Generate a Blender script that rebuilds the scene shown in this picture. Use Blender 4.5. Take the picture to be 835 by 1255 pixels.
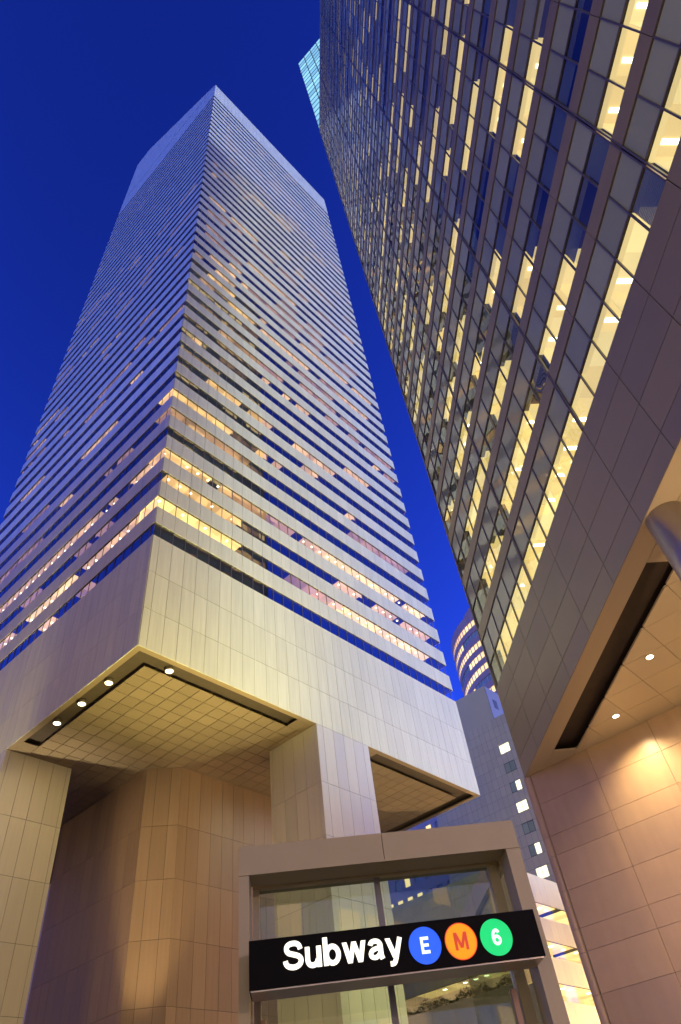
import bpy, math, random
from math import radians, sin, cos, tan, pi, sqrt, atan2
from mathutils import Matrix, Vector
random.seed(7)
for o in list(bpy.data.objects): bpy.data.objects.remove(o)
SC = bpy.context.scene
COL = SC.collection

# ------------------------------------------------------------------ camera
CAM = Vector((-23.346, -39.551, 1.6))
YAW, PIT, ROL, FPX = 0.9264, 0.81561, -0.1557, 821.127
fwd = Vector((sin(YAW)*cos(PIT), cos(YAW)*cos(PIT), sin(PIT)))
rgt = Vector((cos(YAW), -sin(YAW), 0)); upv = rgt.cross(fwd)
r2 = cos(ROL)*rgt + sin(ROL)*upv; u2 = -sin(ROL)*rgt + cos(ROL)*upv
cd = bpy.data.cameras.new('camera'); cam = bpy.data.objects.new('camera', cd); COL.objects.link(cam)
cam.matrix_world = Matrix(((r2.x, u2.x, -fwd.x, CAM.x), (r2.y, u2.y, -fwd.y, CAM.y), (r2.z, u2.z, -fwd.z, CAM.z), (0, 0, 0, 1)))
cd.sensor_fit = 'VERTICAL'; cd.sensor_height = 36.0; cd.lens = 36.0*FPX/1255.0
cd.clip_start = 0.1; cd.clip_end = 6000
SC.camera = cam
SC.render.resolution_x = 681; SC.render.resolution_y = 1024
SC.view_settings.view_transform = 'Standard'; SC.view_settings.look = 'None'
SC.view_settings.exposure = 2.0; SC.view_settings.gamma = 1.0; SC.view_settings.use_curve_mapping = False
SC.render.engine = 'CYCLES'
SC.cycles.max_bounces = 8; SC.cycles.transparent_max_bounces = 16
SC.cycles.sample_clamp_indirect = 4.0

# ------------------------------------------------------------------ dusk sky and the last soft light in the south
SUN_AZ = radians(128)      # compass bearing the soft glow comes from: east of south, so the west flank stays blue
SUN_EL = radians(8)
EX = 2.0                   # long dusk exposure, in stops
world = bpy.data.worlds.new('World'); SC.world = world; world.use_nodes = True
nt = world.node_tree; nt.nodes.clear()
sky = nt.nodes.new('ShaderNodeTexSky'); sky.sky_type = 'NISHITA'; sky.sun_disc = False
sky.sun_elevation = SUN_EL; sky.sun_rotation = SUN_AZ; sky.air_density = 0.8; sky.dust_density = 0.0; sky.ozone_density = 4.0
tint = nt.nodes.new('ShaderNodeMix'); tint.data_type = 'RGBA'; tint.blend_type = 'MULTIPLY'; tint.inputs[0].default_value = 1
gm = nt.nodes.new('ShaderNodeGamma'); gm.inputs[1].default_value = 1.75
nt.links.new(sky.outputs[0], gm.inputs[0]); nt.links.new(gm.outputs[0], tint.inputs[6]); tint.inputs[7].default_value = (0.66, 0.40, 1.05, 1)
bg = nt.nodes.new('ShaderNodeBackground'); bg.inputs[1].default_value = 0.065
wo = nt.nodes.new('ShaderNodeOutputWorld')
nt.links.new(tint.outputs[2], bg.inputs[0]); nt.links.new(bg.outputs[0], wo.inputs[0])

sd = bpy.data.lights.new('sun', 'SUN'); sd.energy = 0.55; sd.angle = radians(12); sd.color = (0.90, 1.0, 0.88)
so = bpy.data.objects.new('sun', sd); COL.objects.link(so)
sdir = Vector((sin(SUN_AZ)*cos(SUN_EL), cos(SUN_AZ)*cos(SUN_EL), sin(SUN_EL)))
so.rotation_euler = sdir.to_track_quat('Z', 'Y').to_euler(); so.location = (-60, -90, 120)

# ------------------------------------------------------------------ materials
def mat(name, col, rough=0.5, metal=0.0, var=0.0, nscale=0.0, namt=0.0, bump=0.0, bscale=40.0, spec=0.5, coat=0.0, streak=0.0, wav=0.0):
    m = bpy.data.materials.new(name); m.use_nodes = True
    n = m.node_tree.nodes; l = m.node_tree.links; b = n['Principled BSDF']
    b.inputs['Roughness'].default_value = rough; b.inputs['Metallic'].default_value = metal
    b.inputs['Specular IOR Level'].default_value = spec; b.inputs['Coat Weight'].default_value = coat
    c = n.new('ShaderNodeRGB'); c.outputs[0].default_value = (*col, 1); out = c.outputs[0]
    def mul(out, fac):
        x = n.new('ShaderNodeMix'); x.data_type = 'RGBA'; x.blend_type = 'MULTIPLY'; x.inputs[0].default_value = 1
        l.new(out, x.inputs[6]); l.new(fac, x.inputs[7]); return x.outputs[2]
    def rng(v, a, z):
        x = n.new('ShaderNodeMapRange'); x.inputs[3].default_value = a; x.inputs[4].default_value = z; l.new(v, x.inputs[0]); return x.outputs[0]
    if var:
        oi = n.new('ShaderNodeObjectInfo'); g = n.new('ShaderNodeNewGeometry')
        ad = n.new('ShaderNodeMath'); ad.operation = 'ADD'; l.new(oi.outputs['Random'], ad.inputs[0]); l.new(g.outputs['Random Per Island'], ad.inputs[1])
        fr = n.new('ShaderNodeMath'); fr.operation = 'FRACT'; l.new(ad.outputs[0], fr.inputs[0])
        out = mul(out, rng(fr.outputs[0], 1-var, 1+var))
        l.new(rng(fr.outputs[0], max(.02, rough-.05), rough+.06), b.inputs['Roughness'])
    if namt or streak or bump or wav:
        g2 = n.new('ShaderNodeNewGeometry')
    if namt:
        t = n.new('ShaderNodeTexNoise'); t.inputs['Scale'].default_value = nscale; t.inputs['Detail'].default_value = 6
        l.new(g2.outputs['Position'], t.inputs['Vector']); out = mul(out, rng(t.outputs[0], 1-namt*2, 1+namt*2))
    if streak:
        mp = n.new('ShaderNodeMapping'); mp.inputs['Scale'].default_value = (2.2, 2.2, .12); l.new(g2.outputs['Position'], mp.inputs[0])
        t = n.new('ShaderNodeTexNoise'); t.inputs['Scale'].default_value = 1.6; t.inputs['Detail'].default_value = 5
        l.new(mp.outputs[0], t.inputs['Vector']); out = mul(out, rng(t.outputs[0], 1-streak*2, 1+streak*2))
    if bump or wav:
        t = n.new('ShaderNodeTexNoise'); t.inputs['Scale'].default_value = bscale; t.inputs['Detail'].default_value = 4 if bump else 1
        l.new(g2.outputs['Position'], t.inputs['Vector'])
        bn = n.new('ShaderNodeBump'); bn.inputs['Strength'].default_value = bump or wav; bn.inputs['Distance'].default_value = .01 if bump else .05
        l.new(t.outputs[0], bn.inputs['Height']); l.new(bn.outputs[0], b.inputs['Normal'])
    l.new(out, b.inputs['Base Color'])
    return m
def emis(name, col, st, var=0.0, nscale=0.0, rough=.5):
    st *= 2.0**-EX      # strengths are given as they should read on the picture
    m = bpy.data.materials.new(name); m.use_nodes = True
    n = m.node_tree.nodes; l = m.node_tree.links; b = n['Principled BSDF']
    b.inputs['Base Color'].default_value = (*[min(.8, c*.35) for c in col], 1); b.inputs['Roughness'].default_value = rough
    b.inputs['Emission Color'].default_value = (*col, 1); b.inputs['Emission Strength'].default_value = st
    if var:
        g = n.new('ShaderNodeNewGeometry'); oi = n.new('ShaderNodeObjectInfo')
        t = n.new('ShaderNodeTexNoise'); t.inputs['Scale'].default_value = nscale or 1.0; l.new(g.outputs['Position'], t.inputs['Vector'])
        a = n.new('ShaderNodeMath'); a.operation = 'ADD'; l.new(t.outputs[0], a.inputs[0]); l.new(g.outputs['Random Per Island'], a.inputs[1])
        x = n.new('ShaderNodeMapRange'); x.inputs[1].default_value = .3; x.inputs[2].default_value = 1.6
        x.inputs[3].default_value = st*(1-var); x.inputs[4].default_value = st*(1+var)
        l.new(a.outputs[0], x.inputs[0]); l.new(x.outputs[0], b.inputs['Emission Strength'])
    return m
def glass(name, tintc, refl=.12, ior=1.6, wav=.15, wscale=.5, rcol=(.9, .95, 1), rough=.015):
    "one thin architectural pane: mirror-like sheen over a see-through tint"
    m = bpy.data.materials.new(name); m.use_nodes = True
    n = m.node_tree.nodes; l = m.node_tree.links; n.clear()
    out = n.new('ShaderNodeOutputMaterial'); mx = n.new('ShaderNodeMixShader')
    tr = n.new('ShaderNodeBsdfTransparent'); tr.inputs[0].default_value = (*tintc, 1)
    gl = n.new('ShaderNodeBsdfGlossy'); gl.inputs[0].default_value = (*rcol, 1); gl.inputs['Roughness'].default_value = rough
    fr = n.new('ShaderNodeFresnel'); fr.inputs[0].default_value = ior
    ad = n.new('ShaderNodeMath'); ad.operation = 'ADD'; ad.use_clamp = True; ad.inputs[1].default_value = refl
    l.new(fr.outputs[0], ad.inputs[0])
    g0 = n.new('ShaderNodeNewGeometry'); inv = n.new('ShaderNodeMath'); inv.operation = 'SUBTRACT'; inv.inputs[0].default_value = 1; l.new(g0.outputs['Backfacing'], inv.inputs[1])
    fm = n.new('ShaderNodeMath'); fm.operation = 'MULTIPLY'; l.new(ad.outputs[0], fm.inputs[0]); l.new(inv.outputs[0], fm.inputs[1]); l.new(fm.outputs[0], mx.inputs[0])
    l.new(tr.outputs[0], mx.inputs[1]); l.new(gl.outputs[0], mx.inputs[2])
    g = n.new('ShaderNodeNewGeometry'); oi = n.new('ShaderNodeObjectInfo')
    sm = n.new('ShaderNodeMath'); sm.operation = 'ADD'; l.new(g.outputs['Random Per Island'], sm.inputs[0]); l.new(oi.outputs['Random'], sm.inputs[1])
    ml = n.new('ShaderNodeMath'); ml.operation = 'MULTIPLY'; ml.inputs[1].default_value = 60; l.new(sm.outputs[0], ml.inputs[0])
    av = n.new('ShaderNodeVectorMath'); av.operation = 'ADD'; l.new(g.outputs['Position'], av.inputs[0]); l.new(ml.outputs[0], av.inputs[1])
    t = n.new('ShaderNodeTexNoise'); t.inputs['Scale'].default_value = wscale; t.inputs['Detail'].default_value = 1; l.new(av.outputs[0], t.inputs['Vector'])
    bn = n.new('ShaderNodeBump'); bn.inputs['Strength'].default_value = wav; bn.inputs['Distance'].default_value = .08
    l.new(t.outputs[0], bn.inputs['Height']); l.new(bn.outputs[0], gl.inputs['Normal'])
    l.new(mx.outputs[0], out.inputs[0]); return m

M = {}
M['alu'] = mat('aluminium_cladding', (.64, .65, .48), .50, .0, var=.045, streak=.08, spec=.10)
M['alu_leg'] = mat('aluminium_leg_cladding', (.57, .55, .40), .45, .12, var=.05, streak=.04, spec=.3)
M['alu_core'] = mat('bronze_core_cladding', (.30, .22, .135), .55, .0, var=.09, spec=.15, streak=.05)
M['joint'] = mat('dark_joint', (.05, .045, .04), .8)
M['slab'] = mat('dark_slab', (.03, .03, .035), .8)
M['soffit'] = mat('soffit_tile_metal', (.22, .17, .115), .5, .1, var=.07)
M['slot'] = mat('slot_brown', (.055, .04, .03), .7, namt=.12, nscale=2)
M['mull'] = mat('mullion_metal', (.16, .15, .15), .4, .6)
M['glass_t'] = glass('tower_ribbon_glass', (.92, .92, .92), refl=.15, ior=1.5, wav=.09, wscale=.4)
M['glass_b'] = glass('bay_window_glass', (.80, .88, .84), refl=.08, ior=1.6, wav=.2, wscale=.55)
M['spandrel'] = mat('spandrel_glass', (.33, .39, .26), .05, 0, var=.14, spec=.5, wav=.2, bscale=.6)
M['brown'] = mat('brown_metal_cladding', (.27, .232, .135), .38, .2, var=.06, namt=.05, nscale=.5)
M['wallp'] = mat('rose_granite_panel', (.42, .295, .165), .36, .05, var=.07, namt=.06, nscale=1.2, spec=.5, streak=.04)
M['cream'] = mat('cream_soffit_panel', (.60, .52, .36), .45, .1, var=.03)
M['steel'] = mat('brushed_steel', (.52, .47, .40), .3, .7, streak=.03)
M['beige'] = mat('beige_entrance_cladding', (.37, .31, .17), .5, .1, namt=.04, nscale=3)
M['bronze'] = mat('bronze_post', (.40, .24, .15), .28, .9)
M['signblack'] = mat('black_sign_enamel', (.004, .0038, .0035), .5, 0, namt=.05, nscale=6, spec=.06)
M['signsteel'] = mat('sign_underside_steel', (.45, .38, .32), .3, .8)
M['glass_l'] = glass('shop_glass', (.9, .92, .88), refl=0.0, ior=1.25, wav=.03)
M['glass_e'] = glass('entrance_glass', (.72, .80, .74), refl=.05, ior=1.5, wav=.02, wscale=.3)
M['greytile'] = mat('grey_tile', (.56, .52, .32), .5, 0, var=.05, namt=.03, nscale=.2)
M['redstone'] = mat('red_granite_band', (.44, .27, .19), .45, 0, var=.05)
M['palestone'] = mat('pale_stone', (.42, .41, .43), .7, 0, namt=.05, nscale=.4)
M['roof'] = mat('roof_gravel', (.20, .19, .18), .9, namt=.1, nscale=3)
M['frame'] = mat('dark_window_frame', (.03, .03, .032), .4, .4)
M['asphalt'] = mat('asphalt', (.05, .05, .052), .85, namt=.12, nscale=8, bump=.4, bscale=60)
M['paving'] = mat('concrete_paving', (.22, .21, .19), .8, namt=.08, nscale=4, bump=.2, bscale=40)
M['kerb'] = mat('granite_kerb', (.34, .33, .32), .7, namt=.08, nscale=10)
M['paint'] = mat('road_paint', (.75, .74, .70), .7, namt=.1, nscale=6)
M['leaf'] = mat('hedge_leaf', (.035, .06, .02), .6, var=.35)
M['concrete'] = mat('planter_concrete', (.40, .38, .34), .8, namt=.06, nscale=3)
M['poleblack'] = mat('lamp_pole_paint', (.06, .06, .065), .45, .4)
M['lit0'] = emis('lit_room_bright', (1.0, .70, .30), 1.5, .25, .5)
M['lit1'] = emis('lit_room_warm', (1.0, .60, .24), 1.2, .35, .4)
M['lit2'] = emis('lit_room_dim', (1.0, .58, .34), .55, .4, .3)
M['t0'] = emis('lit_office_bright', (1.0, .66, .22), 1.9, .3, .5); M['t1'] = emis('lit_office_warm', (1.0, .60, .22), 1.3, .4, .4); M['t2'] = emis('lit_office_dim', (1.0, .56, .26), .6, .5, .3)
M['litwhite'] = emis('lit_white_window', (1.0, .90, .58), 1.5, .3, 1.0)
M['litwall'] = emis('lit_room_wall', (1.0, .66, .25), 1.3, .2, .6)
M['blind'] = mat('blind_slat', (.30, .31, .30), .6)
M['lamp'] = emis('lamp_lens', (1.0, .86, .58), 14)
M['lampdot'] = emis('office_downlight', (1.0, .90, .62), 7)
M['cyan'] = emis('lit_cyan_glazing', (.30, .68, .78), 1.0, .35, .12, rough=.1)
M['letter'] = emis('white_lit_letter', (1.0, .93, .74), 1.9)
M['bl'] = emis('blue_lit_disc', (.015, .12, 1.0), .95, .12, 20, rough=.2)
M['or'] = emis('orange_lit_disc', (1.0, .30, .0), 1.1, .12, 20, rough=.2)
M['gr'] = emis('green_lit_disc', (.0, .80, .20), .80, .12, 20, rough=.2)
M['lw'] = emis('white_disc_letter', (.85, 1.0, 1.0), 1.3)
M['lr'] = emis('red_disc_letter', (.75, .07, .02), .75)
M['rim'] = emis('red_disc_rim', (1.0, .06, .01), .8)

# ------------------------------------------------------------------ helpers
def link(o, parent=None):
    COL.objects.link(o)
    if parent is not None: o.parent = parent
    return o
def tag(o, label=None, cat=None, group=None, kind=None):
    if label: o['label'] = label
    if cat: o['category'] = cat
    if group: o['group'] = group
    if kind: o['kind'] = kind
    return o
def empty(name, loc=(0, 0, 0), rz=0, parent=None):
    o = bpy.data.objects.new(name, None); o.location = loc; o.rotation_euler = (0, 0, rz); o.empty_display_size = .5
    return link(o, parent)
FACES = ((0, 3, 2, 1), (4, 5, 6, 7), (0, 1, 5, 4), (1, 2, 6, 5), (2, 3, 7, 6), (3, 0, 4, 7))
class MB:
    def __init__(s): s.v = []; s.f = []; s.m = []
    def box(s, x0, x1, y0, y1, z0, z1, mi=0):
        b = len(s.v)
        s.v += [(x0, y0, z0), (x1, y0, z0), (x1, y1, z0), (x0, y1, z0), (x0, y0, z1), (x1, y0, z1), (x1, y1, z1), (x0, y1, z1)]
        s.f += [tuple(b+i for i in f) for f in FACES]; s.m += [mi]*6; return s
    def prism(s, poly, z0, z1, mi=0):
        b = len(s.v); n = len(poly)
        s.v += [(p[0], p[1], z0) for p in poly] + [(p[0], p[1], z1) for p in poly]
        s.f.append(tuple(b+i for i in reversed(range(n)))); s.f.append(tuple(b+n+i for i in range(n)))
        for i in range(n): j = (i+1) % n; s.f.append((b+i, b+j, b+n+j, b+n+i))
        s.m += [mi]*(n+2); return s
    def quad(s, pts, mi=0):
        b = len(s.v); s.v += [tuple(p) for p in pts]; s.f.append(tuple(range(b, b+len(pts)))); s.m.append(mi); return s
    def lathe(s, prof, seg=24, cx=0, cy=0, mi=0):
        b = len(s.v); n = len(prof)
        for k in range(seg):
            a = 2*pi*k/seg
            for r, z in prof: s.v.append((cx+r*cos(a), cy+r*sin(a), z))
        for k in range(seg):
            k2 = (k+1) % seg
            for i in range(n-1): s.f.append((b+k*n+i, b+k2*n+i, b+k2*n+i+1, b+k*n+i+1)); s.m.append(mi)
        s.f.append(tuple(b+k*n for k in reversed(range(seg)))); s.f.append(tuple(b+k*n+n-1 for k in range(seg))); s.m += [mi, mi]; return s
    def mesh(s, name, mats):
        me = bpy.data.meshes.new(name); me.from_pydata(s.v, [], s.f)
        for q in (mats if isinstance(mats, (list, tuple)) else [mats]): me.materials.append(q)
        if any(s.m): me.polygons.foreach_set('material_index', s.m)
        me.update(); return me
    def build(s, name, mats, parent=None, loc=(0, 0, 0), rz=0, smooth=False):
        me = s.mesh(name, mats)
        if smooth:
            for p in me.polygons: p.use_smooth = len(p.vertices) == 4
        o = bpy.data.objects.new(name, me); o.location = loc; o.rotation_euler = (0, 0, rz)
        return link(o, parent)
CACHE = {}
def unit_box(name, d, mt):
    k = (name, tuple(round(q, 3) for q in d), mt.name)
    if k not in CACHE:
        x, y, z = d[0]/2, d[1]/2, d[2]/2; c = min(.012, x*.3, y*.3, z*.3)
        CACHE[k] = MB().box(-x, x, -y, y, -z, z).mesh(name, mt)
    return CACHE[k]
def pix(p):
    d = Vector(p)-CAM; w = d.dot(fwd)
    if w < .2: return None
    return (417.5+FPX*d.dot(r2)/w, 627.5-FPX*d.dot(u2)/w)
class Pieces:
    "collects alike box pieces in one local frame; the largest in view become objects, the rest one joined part"
    def __init__(s, name, mats): s.name = name; s.mats = mats; s.items = []
    def add(s, parent, mw, x0, x1, y0, y1, z0, z1, mi=0): s.items.append((parent, mw, (x0, x1, y0, y1, z0, z1), mi))
    def score(s, it):
        _, mw, (x0, x1, y0, y1, z0, z1), _ = it
        q = [pix(mw @ Vector(c)) for c in ((x0, y0, z0), (x1, y0, z0), (x1, y0, z1), (x0, y0, z1))]
        if any(c is None for c in q): return 0
        if abs(z1-z0) < .2: q = [pix(mw @ Vector(c)) for c in ((x0, y0, z0), (x1, y0, z0), (x1, y1, z0), (x0, y1, z0))]
        if any(c is None for c in q): return 0
        cx = sum(c[0] for c in q)/4; cy = sum(c[1] for c in q)/4
        if not (-12 < cx < 847 and -12 < cy < 1267): return 0
        return abs(sum(q[i][0]*q[(i+1) % 4][1]-q[(i+1) % 4][0]*q[i][1] for i in range(4)))/2
    def flush(s, limit=300, minarea=20):
        sc = sorted(((s.score(it), i) for i, it in enumerate(s.items)), reverse=True)
        pick = set(i for a, i in sc[:limit] if a > minarea)
        rest = {}
        for i, (par, mw, b, mi) in enumerate(s.items):
            x0, x1, y0, y1, z0, z1 = b
            if i in pick:
                o = bpy.data.objects.new(s.name, unit_box(s.name, (x1-x0, y1-y0, z1-z0), s.mats[mi]))
                o.location = ((x0+x1)/2, (y0+y1)/2, (z0+z1)/2); link(o, par)
            else:
                rest.setdefault(par, MB()).box(*b, mi)
        for par, mb in rest.items(): tag(mb.build(s.name+'_field', s.mats, par), kind='stuff')
def frame(parent_loc, rz): return Matrix.Translation(parent_loc) @ Matrix.Rotation(rz, 4, 'Z')
def clip(poly, a, b, c):
    "keep the part of a convex polygon where a*x+b*y >= c"
    out = []
    for i in range(len(poly)):
        p, q = poly[i], poly[(i+1) % len(poly)]; dp = a*p[0]+b*p[1]-c; dq = a*q[0]+b*q[1]-c
        if dp >= 0: out.append(p)
        if dp*dq < 0: t = dp/(dp-dq); out.append((p[0]+t*(q[0]-p[0]), p[1]+t*(q[1]-p[1])))
    return out
def spot(name, parent, loc, target, energy, col, size=radians(100), blend=.6, r=.08):
    d = bpy.data.lights.new(name, 'SPOT'); d.energy = energy; d.color = col; d.spot_size = size; d.spot_blend = blend; d.shadow_soft_size = r
    o = bpy.data.objects.new(name, d); o.location = loc
    o.rotation_euler = (Vector(loc)-Vector(target)).to_track_quat('Z', 'Y').to_euler(); return link(o, parent)

# ------------------------------------------------------------------ ground
def sheet(name, x0, x1, y0, y1, z0, z1, m):
    return tag(MB().box(x0, x1, y0, y1, z0, z1).build(name, m), kind='structure')
sheet('ground', -2500, 2500, -2500, 2500, -1.0, -.16, M['asphalt'])
sheet('avenue_road', -38, -26.2, -600, 600, -.16, -.152, M['asphalt'])
sheet('street_road', -26.2, 600, -24.4, -11.5, -.16, -.148, M['asphalt'])
# pavements either side of the street, with kerbs
for nm, a in (('plaza_pavement', (-25.9, 140, -11.2, 120)), ('corner_pavement', (-25.9, 140, -120, -24.7))):
    sheet(nm, *a, -.159, 0, M['paving'])
for a in ((-25.9, 140, -11.5, -11.2), (-26.2, -25.9, -11.5, 120), (-25.9, 140, -24.7, -24.4), (-26.2, -25.9, -120, -24.4)):
    sheet('kerb', *a, -.159, -.004, M['kerb'])
for k in range(9): sheet('crosswalk_marking', -25.4, -22.4, -23.6+k*1.35, -23.0+k*1.35, -.147, -.143, M['paint'])

# ================================================================== the stilted aluminium tower
W = 47.85; ZB = 34.99; ZT = 244.9; ZA = 285.0; MOD = 1.45; HALF = .725
Z1 = 47.6; FP = 3.93; WH = 1.68; NF = 47
tower = empty('office_tower', (0, 0, 0))
tag(tower, 'tall aluminium skyscraper with ribbon windows and slanted roof standing on massive legs', 'skyscraper')
# the floors: slabs between the ribbons and the dark inner shaft
mb = MB(); e = .10
for k in range(NF):
    z0 = Z1+k*FP+WH; z1 = Z1+(k+1)*FP if k < NF-1 else ZT-.3
    mb.box(e, W-e, e, W-e, z0, z1)
mb.box(e, W-e, e, W-e, ZB+.6, Z1)
mb.box(3.2, W-3.2, 3.2, W-3.2, Z1-.2, ZT-1)
mb.build('floor_slab', M['slab'], tower)
# slanted crown: a wedge rising to the north
crown = MB(); yk = 40.0
prof = [(e, ZT-.29), (W-e, ZT-.29), (W-e, ZA), (yk, ZA)]
b = 0
crown.v = [(e, y, z) for y, z in prof]+[(W-e, y, z) for y, z in prof]
crown.f = [(0, 1, 2, 3), (7, 6, 5, 4), (0, 4, 5, 1), (1, 5, 6, 2), (2, 6, 7, 3), (3, 7, 4, 0)]; crown.m = [0]*6
cr = crown.build('crown', M['slab'], tower)
joints = [0]+[HALF+MOD*k for k in range(33)]+[W]
faces = {'south': ((0, 0, 0), 0), 'west': ((0, W, 0), -pi/2), 'north': ((W, W, 0), pi), 'east': ((W, 0, 0), pi/2)}
panels = Pieces('cladding_panel', [M['alu']]); panes = Pieces('window_pane', [M['glass_t']])
ZTOPW = Z1+(NF-1)*FP+WH
rnd = random.Random(21)
def run_set(k, face):
    "which panes of floor k have their lights on: list of (first, last, material)"
    if face == 'south':
        fixed = {0: [], 1: [(0, 7, 'lit0'), (12, 16, 'lit2'), (16, 20, 'lit1'), (19, 30, 'lit0')],
                 2: [(1, 7, 'lit1'), (19, 21, 'lit1'), (24, 31, 'lit1')],
                 3: [(0, 6, 'lit1'), (7, 13, 'lit2'), (15, 17, 'lit1'), (18, 31, 'lit0')], 4: [],
                 5: [(0, 3, 'lit2'), (4, 8, 'lit2'), (22, 30, 'lit2')], 6: [(0, 6, 'lit1'), (10, 12, 'lit1'), (22, 23, 'lit1')], 7: [(16, 17, 'lit1')],
                 8: [(4, 11, 'lit1'), (15, 20, 'lit1')], 9: [(23, 26, 'lit1')], 10: [(2, 3, 'lit2')]}
    else:
        fixed = {0: [(19, 20, 'lit1'), (24, 25, 'lit2')], 1: [(8, 13, 'lit1'), (16, 22, 'lit0'), (24, 31, 'lit1')], 2: [(14, 16, 'lit2'), (22, 23, 'lit2'), (25, 26, 'lit2')],
                 3: [(6, 16, 'lit1'), (17, 26, 'lit1'), (29, 31, 'lit1')], 4: [], 5: [(4, 13, 'lit2'), (24, 27, 'lit2')], 6: [(16, 18, 'lit1')], 7: [(8, 12, 'lit2')],
                 8: [(18, 23, 'lit1')], 9: [], 10: [(4, 8, 'lit1'), (25, 26, 'lit1')]}
    if k in fixed: return fixed[k]
    out = []; x = rnd.randint(1, 4) if face == 'south' else 0
    p = .46 if face == 'south' else .36
    while x < (33 if face == 'south' else 30):
        L = rnd.choice((1, 2, 2, 3, 4, 6, 9))
        if rnd.random() < p: out.append((x, min(32, x+L-1), rnd.choice(('lit1', 'lit2', 'lit2') if k < 34 else ('lit2',))))
        x += L+rnd.choice((0, 1, 2, 4))
    return out
for face, (org, rz) in faces.items():
    mw = frame(org, rz)
    fo = MB().box(.10, W-.10, .002, .09, ZB+.02, Z1-.02)
    for k in range(NF):
        z0 = Z1+k*FP+WH; z1 = (Z1+(k+1)*FP if k < NF-1 else ZT)-.02
        fo.box(.10, W-.10, .002, .09, z0+.02, z1)
    f = fo.build(face+'_facade', M['joint'], tower, org, rz)
    g = .02
    zr = [ZB, 38.95, 43.1, Z1]
    for j in range(len(joints)-1):
        a, b2 = joints[j]+g, joints[j+1]-g
        for r in range(3): panels.add(f, mw, a, b2, -.05, 0, zr[r]+.02, zr[r+1]-.02)
        for k in range(NF-1): panels.add(f, mw, a, b2, -.05, 0, Z1+k*FP+WH+.01, Z1+(k+1)*FP-.01)
        ztp = ZTOPW
        while ztp < ZT-.5:
            zn = min(ztp+3.6, ZT); panels.add(f, mw, a, b2, -.05, 0, ztp+.012, zn-.012); ztp = zn
    if face in ('south', 'west'):
        for k in range(NF):
            z0 = Z1+k*FP
            for j in range(len(joints)-1): panes.add(f, mw, joints[j]+.02, joints[j+1]-.02, .05, .065, z0+.01, z0+WH-.01)
        mu = MB()
        for k in range(NF):
            z0 = Z1+k*FP
            for x in joints[1:-1]: mu.box(x-.03, x+.03, -.01, .045, z0, z0+WH)
        tag(mu.build('mullion_field', M['mull'], f), kind='stuff')
        rooms = MB(); lamps = MB()
        mats = [M['t0'], M['t1'], M['t2']]; ix = {'lit0': 0, 'lit1': 1, 'lit2': 2}
        for k in range(NF):
            z0 = Z1+k*FP; zt = z0+WH-.008
            for (a, b2, mm) in run_set(k, face):
                for j in range(a, min(b2, 33)+1):
                    x0, x1 = joints[j], joints[j+1]
                    if rnd.random() < .06: continue
                    rooms.box(x0+.01, x1-.01, .16, 3.0, zt-.03, zt, ix[mm])
                    if rnd.random() < .3: rooms.box(x0+.05, x1-.05, .14, .15, zt-rnd.uniform(.3, 1.2), zt-.04, ix[mm])
                    elif k < 6: rooms.box(x0+.01, x1-.01, 3.0, 3.1, z0+.05, zt, ix[mm])
                if k <= 3 and mm != 'lit2':
                    x = joints[a]+.5
                    while x < joints[min(b2, 33)+1]-.3:
                        lamps.box(x-.11, x+.11, .5, .72, zt-.09, zt-.035); x += 1.45*(1 if rnd.random() < .6 else 2)
        rooms.build('lit_room', mats, f)
        if lamps.v: lamps.build('office_lamp', M['lampdot'], f)
    # crown cladding on the sloping flank
    if face in ('west', 'east'):
        cp = MB(); n = 33
        for j in range(len(joints)-1):
            a, b2 = joints[j]+g, joints[j+1]-g
            def hz(x):
                y = W-x if face == 'west' else x
                return min(ZA, ZT+(ZA-ZT)*y/yk)
            ztp = ZT
            while ztp < max(hz(a), hz(b2))-.05:
                zn = ztp+3.6
                poly = [(a, ztp+.012), (b2, ztp+.012), (b2, max(ztp+.012, min(zn-.012, hz(b2)))), (a, max(ztp+.012, min(zn-.012, hz(a))))]
                bb = len(cp.v)
                cp.v += [(x, -.05, z) for x, z in poly]+[(x, .09, z) for x, z in poly]
                cp.f += [tuple(bb+i for i in q) for q in ((0, 1, 2, 3), (7, 6, 5, 4), (0, 4, 5, 1), (1, 5, 6, 2), (2, 6, 7, 3), (3, 7, 4, 0))]; cp.m += [0]*6
                ztp = zn
        tag(cp.build('crown_panel_field', M['alu'], f), kind='stuff')
    if face == 'north':
        cp = MB()
        for j in range(len(joints)-1):
            z = ZT
            while z < ZA-.1: zn = min(ZA, z+3.6); cp.box(joints[j]+g, joints[j+1]-g, -.05, .09, z+.012, zn-.012); z = zn
        tag(cp.build('crown_panel_field', M['alu'], f), kind='stuff')
panels.flush(300); panes.flush(300)

# soffit: dark ceiling, square tiles, a recessed slot round the outer edge
ZS = ZB
MB().box(.1, W-.1, .1, W-.1, ZS+.5, ZS+.62).build('soffit_deck', M['slot'], tower)
sof = MB()
LEG0, LEG1 = W/2-3.77, W/2+3.77; LD = 6.6
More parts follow.
